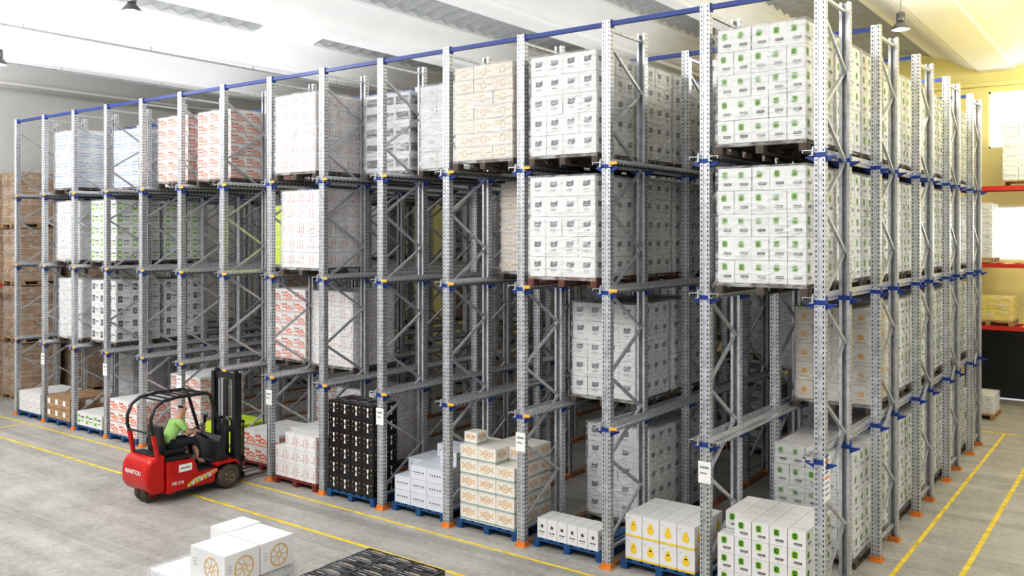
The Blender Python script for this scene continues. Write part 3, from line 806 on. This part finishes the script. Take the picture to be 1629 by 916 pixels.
for s in (-1,1):
    mb.tube([(s*.41,-.72,1.30),(s*.41,-.765,1.45),(s*.40,-.77,1.62),(s*.39,-.69,1.82),(s*.385,-.52,1.925),(s*.38,-.2,1.96),(s*.38,.42,1.95),(s*.39,.50,1.90),(s*.42,.80,1.02)],.032,'black_plastic')
for y, z in ((-.5,1.925),(-.33,1.94),(-.16,1.955),(.0,1.955),(.16,1.955),(.32,1.953),(.44,1.945)):
    mb.box(-.38,.38,y-.022,y+.022,z-.012,z+.012,'black_plastic')
mb.tube([(-.41,-.75,1.35),(.41,-.75,1.35)],.02,'black_plastic')
put(mb.mesh('overhead_guard'),'overhead_guard',(0,0,0),fk,label='black tubular overhead guard')
for s in (-1,1):
    mb = MB(); mb.tube([(s*.41,-.64,.88),(s*.41,-.68,1.10),(s*.41,-.725,1.32)],.045,'red_paint')
    put(mb.mesh('guard_post'),'guard_post',(0,0,0),fk,label='red rear guard post')
mb = MB()
for s in (-1,1):
    mb.prism([(s*.40,1.07),(s*.30,1.07),(s*.30,1.10),(s*.37,1.10),(s*.37,1.20),(s*.30,1.20),(s*.30,1.23),(s*.40,1.23)],'Z',.06,2.24,'black_plastic')
    mb.prism([(s*.355,1.12),(s*.28,1.12),(s*.28,1.19),(s*.355,1.19)],'Z',.08,2.30,'black_plastic')
    mb.tube([(s*.22,1.14,.1),(s*.22,1.14,1.3)],.042,'black_plastic'); mb.tube([(s*.22,1.14,1.3),(s*.22,1.14,2.1)],.022,'chrome')
for z in (.12,1.1,2.18): mb.box(-.38,.38,1.10,1.13,z-.06,z+.06,'black_plastic')
mb.box(-.07,.07,1.12,1.15,.2,2.1,'black_plastic')
put(mb.mesh('mast'),'mast',(0,0,0),fk,label='black lifting mast')
mb = MB()
for z in (.18,.50): mb.box(-.45,.45,1.24,1.28,z-.05,z+.05,'black_plastic')
for x in (-.43,-.25,-.08,.08,.25,.43): mb.box(x-.015,x+.015,1.24,1.265,.5,1.25,'black_plastic')
mb.box(-.45,.45,1.24,1.275,1.23,1.28,'black_plastic')
put(mb.mesh('fork_carriage'),'fork_carriage',(0,0,0),fk)
for x in (-.28,.28):
    mb = MB(); mb.prism([(1.28,.52),(1.32,.52),(1.32,.09),(2.03,.075),(2.03,.06),(1.28,.05)],'X',x-.05,x+.05,'hub'); put(mb.mesh('fork'),'fork',(0,0,0),fk,label='steel fork')
def wheelm(r,w,hubm):
    mb = MB(); mb.lathe([(r*.58,-w/2),(r*.92,-w/2),(r,-w/2+.02),(r,w/2-.02),(r*.92,w/2),(r*.58,w/2)],'rubber',axis='X',n=28)
    mb.lathe([(0,-w*.35),(r*.5,-w*.35),(r*.58,-w/2),(r*.58,w/2),(r*.5,w*.35),(r*.2,w*.38),(r*.18,w*.5),(0,w*.5)],hubm,axis='X',n=20,smooth=False)
    for k in range(5):
        a = 2*math.pi*k/5; mb.lathe([(.014,w*.34),(.014,w*.42),(0,w*.42)],'chrome',axis='X',c=(0,.35*r*math.cos(a),.35*r*math.sin(a)),n=6)
    for k in range(24):
        a = 2*math.pi*k/24; c,s_ = math.cos(a),math.sin(a)
        mb.box(-w*.36,w*.36,r*c*.985-.008,r*c*.985+.008,r*s_*.985-.008,r*s_*.985+.008,'rubber')
    return mb.mesh('wheel')
fw, rw = wheelm(.235,.17,'hub_tan'), wheelm(.20,.13,'red_paint')
put(fw,'wheel',(.46,.85,.243),fk,label='front drive wheel with worn dark tyre'); put(fw,'wheel',(-.46,.85,.243),fk,rz=math.pi,label='front drive wheel with worn dark tyre')
put(rw,'wheel',(.10,-.58,.208),fk,label='small rear wheel with red hub'); put(rw,'wheel',(-.10,-.58,.208),fk,rz=math.pi,label='small rear wheel with red hub')
for s in (-1,1):
    mb = MB(); x0,x1 = (.36,.57) if s == 1 else (-.57,-.36)
    mb.prism([(.56,.50),(.66,.53),(.98,.53),(1.06,.44),(1.06,.47),(.99,.56),(.65,.56),(.55,.53)],'X',x0,x1,'red_paint')
    put(mb.mesh('fender'),'fender',(0,0,0),fk,label='red wheel fender')
for s in (-1,1):
    mb = MB(); mb.lathe([(0,-.03),(.05,-.03),(.06,0),(.05,.01),(0,.01)],'lamp_grey',axis='Y',c=(s*.36,.93,1.35),n=14); mb.lathe([(0,.012),(.045,.012)],'ink_white',axis='Y',c=(s*.36,.93,1.35),n=14)
    mb.box(s*.36-.01,s*.36+.01,.86,.92,1.2,1.35,'black_plastic'); mb.tube([(s*.36,.88,1.2),(s*.38,.80,1.04)],.012,'black_plastic')
    put(mb.mesh('headlamp'),'headlamp',(0,0,0),fk)
def text_mesh(s, size, mname):
    c = bpy.data.curves.new('t','FONT'); c.body = s; c.size = size; c.extrude = .002; c.align_x = 'CENTER'; c.offset = size*.018
    o = bpy.data.objects.new('t',c); COL.objects.link(o)
    dg = bpy.context.evaluated_depsgraph_get(); me = bpy.data.meshes.new_from_object(o.evaluated_get(dg))
    bpy.data.objects.remove(o); me.materials.clear(); me.materials.append(MT[mname]); return me
R90 = math.pi/2
put(text_mesh('MANITOU',.115,'ink_white'),'lettering',(0,-.892,.58),fk,rot=(R90+.03,0,0),label='white lettering reading MANITOU')
put(text_mesh('ME 316',.085,'ink_white'),'lettering',(.483,-.26,.32),fk,rot=(R90,0,R90),label='white lettering reading ME 316')
cols = ['ink_yellow','ink_green','ink_blue','ink_white','ink_orange']
mb = MB()
for k in range(15):
    a = -.04+.036*k; mb.prism([(a,.215+.008*k),(a+.14,.30+.006*k),(a+.15,.37+.006*k),(a-.02,.27+.008*k)],'X',.481,.4835+.0003*k,cols[k % 5])
put(mb.mesh('decal'),'decal',(0,0,0),fk,label='multicoloured splash decal')
mb = MB(); mb.box(.481,.484,-.24,.04,.54,.68,'paper'); mb.box(.484,.486,-.20,.0,.60,.62,'ink_dark'); put(mb.mesh('sticker'),'sticker',(0,0,0),fk,label='white notice sticker')

# ------------------------------------------------------------------ driver
def skin(verts, edges, radii, root, mname, sub=2):
    me = bpy.data.meshes.new('sk'); me.from_pydata(verts, edges, []); me.update()
    o = bpy.data.objects.new('sk', me); COL.objects.link(o)
    m = o.modifiers.new('s','SKIN'); m.use_smooth_shade = True
    ss = o.modifiers.new('u','SUBSURF'); ss.levels = sub; ss.render_levels = sub
    sv = me.skin_vertices[0].data
    for i, r in enumerate(radii):
        sv[i].radius = r if isinstance(r, tuple) else (r, r); sv[i].use_root = (i == root)
    dg = bpy.context.evaluated_depsgraph_get(); out = bpy.data.meshes.new_from_object(o.evaluated_get(dg))
    bpy.data.objects.remove(o); out.materials.clear(); out.materials.append(MT[mname])
    for p in out.polygons: p.use_smooth = True; p.material_index = 0
    return out
LEAN = .13
def ln(p):
    x, y, z = p
    return (x, y+max(0, z-1.10)*LEAN*2.0, z) if z > 1.10 and y < .3 else p
class G:
    def __init__(s): s.v = []; s.e = []; s.r = []
    def a(s, p, r, prev=None):
        s.v.append(ln(p)); s.r.append(r); i = len(s.v)-1
        if prev is not None: s.e.append((prev, i))
        return i
def join(meshes, name):
    v = []; f = []; mats = []; mi = []
    for me in meshes:
        b = len(v); v += [tuple(q.co) for q in me.vertices]
        if me.materials[0] not in mats: mats.append(me.materials[0])
        k = mats.index(me.materials[0])
        for p in me.polygons: f.append(tuple(b+q for q in p.vertices)); mi.append(k)
    out = bpy.data.meshes.new(name); out.from_pydata(v, [], f)
    for m in mats: out.materials.append(m)
    out.polygons.foreach_set('material_index', mi); out.polygons.foreach_set('use_smooth', [True]*len(f)); out.update(); return out
g = G()
pel = g.a((0,-.16,1.02),(.15,.11)); w1 = g.a((0,-.14,1.14),(.135,.10),pel); ch = g.a((0,-.08,1.30),(.155,.105),w1)
nk0 = g.a((0,-.03,1.42),(.085,.07),ch); nk = g.a((0,.0,1.50),.05,nk0)
h0 = g.a((0,.035,1.555),(.058,.065),nk); h1 = g.a((0,.035,1.625),(.072,.088),h0); h2 = g.a((0,.02,1.69),(.062,.075),h1)
hands = {}
for s in (-1,1):
    sh = g.a((s*.17,-.05,1.385),.062,nk0)
    hand = (s*.15, .40, 1.17)
    el = g.a((s*.25,.12,1.19),.043,sh); wr = g.a((s*.165,.33,1.19),.027,el); pm = g.a(hand,.034,wr)
    hands[s] = hand
    hp = g.a((s*.10,-.10,1.0),.09,pel); kn = g.a((s*.16,.33,1.02),.068,hp); an = g.a((s*.15,.44,.60),.045,kn); tt = g.a((s*.15,.56,.53),.042,an)
body = skin(g.v,g.e,g.r,pel,'skin')
parts = [body]
for s in (-1,1):
    hx,hy,hz = hands[s]
    for k,(dx,l_) in enumerate(((-.024,.062),(-.008,.072),(.008,.068),(.024,.054))):
        q = G(); a0 = q.a((hx+dx,hy+.005,hz+.012),.010); a1 = q.a((hx+dx,hy+.04,hz+.018),.0095,a0)
        a2 = q.a((hx+dx,hy+.04+l_*.35,hz-.005),.009,a1); q.a((hx+dx,hy+.03+l_*.2,hz-.03),.008,a2)
        parts.append(skin(q.v,q.e,q.r,0,'skin',1))
    q = G(); a0 = q.a((hx-s*.02,hy-.01,hz),.012); a1 = q.a((hx-s*.05,hy+.01,hz-.005),.010,a0); q.a((hx-s*.055,hy+.035,hz-.02),.009,a1)
    parts.append(skin(q.v,q.e,q.r,0,'skin',1))
    q = G(); a0 = q.a((s*.07,.02,1.61),.012); a1 = q.a((s*.082,.012,1.635),.013,a0); q.a((s*.08,.02,1.60),.009,a0)
    parts.append(skin(q.v,q.e,q.r,0,'skin',1))
q = G(); a0 = q.a((0,.115,1.64),.010); a1 = q.a((0,.138,1.61),.014,a0); q.a((0,.12,1.60),.012,a1); parts.append(skin(q.v,q.e,q.r,0,'skin',1))
drv = put(join(parts,'person'),'person',(FX,FY-.02,0),label='forklift driver in green T-shirt and dark trousers, seated, steering',category='person')
drv.scale = (FS,FS,FS)
g = G()
a0 = g.a((0,-.16,.98),(.165,.125)); a1 = g.a((0,-.14,1.13),(.152,.118),a0); a2 = g.a((0,-.08,1.30),(.170,.122),a1); a3 = g.a((0,-.035,1.415),(.10,.085),a2)
for s in (-1,1):
    b0 = g.a((s*.17,-.05,1.385),.076,a3); b1 = g.a((s*.215,.03,1.285),.066,b0); g.a((s*.228,.055,1.255),.064,b1)
put(skin(g.v,g.e,g.r,a0,'shirt_green'),'shirt',(0,0,0),drv,label='light green short-sleeved T-shirt')
g = G(); a0 = g.a((0,-.16,1.0),(.168,.122))
for s in (-1,1):
    b0 = g.a((s*.10,-.08,1.0),.104,a0); b1 = g.a((s*.16,.33,1.02),.080,b0); b2 = g.a((s*.15,.42,.80),.066,b1); g.a((s*.15,.44,.62),.060,b2)
put(skin(g.v,g.e,g.r,a0,'trousers'),'trousers',(0,0,0),drv,label='dark work trousers')
g = G(); a0 = g.a((0,.0,1.70),(.070,.078)); g.a((0,-.025,1.645),(.074,.070),a0)
put(skin(g.v,g.e,g.r,a0,'hair'),'hair',(0,0,0),drv,label='short dark hair')
FO = (1.643-1.10)*LEAN*2.0
for s in (-1,1):
    mb = MB(); mb.lathe([(0,-.009),(.007,-.005),(.009,0),(.007,.005),(0,.009)],'ink_white',c=(s*.03,.112+FO,1.643),n=10); mb.lathe([(0,.001),(.004,.0)],'ink_black',axis='Y',c=(s*.03,.122+FO,1.643),n=8)
    put(mb.mesh('eye'),'eye',(0,0,0),drv)
    g = G(); a0 = g.a((s*.15,.43,.56),.05); a1 = g.a((s*.15,.52,.525),.046,a0); g.a((s*.15,.60,.515),.036,a1)
    put(skin(g.v,g.e,g.r,a0,'shoe'),'shoe',(0,0,0),drv,label='black work shoe')
mb = MB(); mb.prism([(-.028,.0),(0,-.006),(.028,0),(0,.008)],'Y',.112,.121,'ink_red')
for i,v in enumerate(mb.v): mb.v[i] = (v[0],v[1]+FO-.018,v[2]+1.572)
put(mb.mesh('mouth'),'mouth',(0,0,0),drv)

# ------------------------------------------------------------------ lights
w = bpy.data.worlds.new('World'); scene.world = w; w.use_nodes = True
w.node_tree.nodes['Background'].inputs[0].default_value = (0.97,0.98,1.0,1); w.node_tree.nodes['Background'].inputs[1].default_value = 0.62
def area(loc, rot, sx, sy, e, col=(1,1,1)):
    l = bpy.data.lights.new('light','AREA'); l.shape = 'RECTANGLE'; l.size = sx; l.size_y = sy; l.energy = e; l.color = col
    o = bpy.data.objects.new('light', l); COL.objects.link(o); o.location = loc; o.rotation_euler = rot; return o
area((-9,1.5,8.7),(math.radians(38),0,0),16,2.0,900,(1,.98,.95))
area((-20,3,8.7),(math.radians(32),0,0),10,2.0,640,(1,.98,.95))
area((1.5,13,8.6),(0,math.radians(50),0),2.5,14,450,(1,.95,.84))
area((-0.5,16,6.0),(math.radians(180),0,0),3,8,230,(1,.76,.07))
area((-1.0,23.5,5.8),(math.radians(180),0,0),3,4,140,(1,.78,.12))
area((-1.0,24.0,8.7),(math.radians(25),0,0),4,2,210,(1,.92,.68))
area((-20,13,7.8),(math.radians(180),0,0),10,10,260,(1,1,1))  # added unseen uplights, here and below, to brighten the ceiling
area((-11,15,7.8),(math.radians(180),0,0),8,10,170,(1,1,.97))
area((-24,7,7.0),(math.radians(180),0,0),8,5,170,(1,1,1))
area((-26.5,7,6.5),(0,math.radians(90),0),4,6,120,(1,1,1))
for (x,y,z) in ((-14.45,8.35,8.45),(-19.2,8.2,8.0),(-3.85,17.1,8.25)):
    l = bpy.data.lights.new('lamp','POINT'); l.energy = 90; l.shadow_soft_size = .2; o = bpy.data.objects.new('lamp',l); COL.objects.link(o); o.location = (x,y,z-.15)
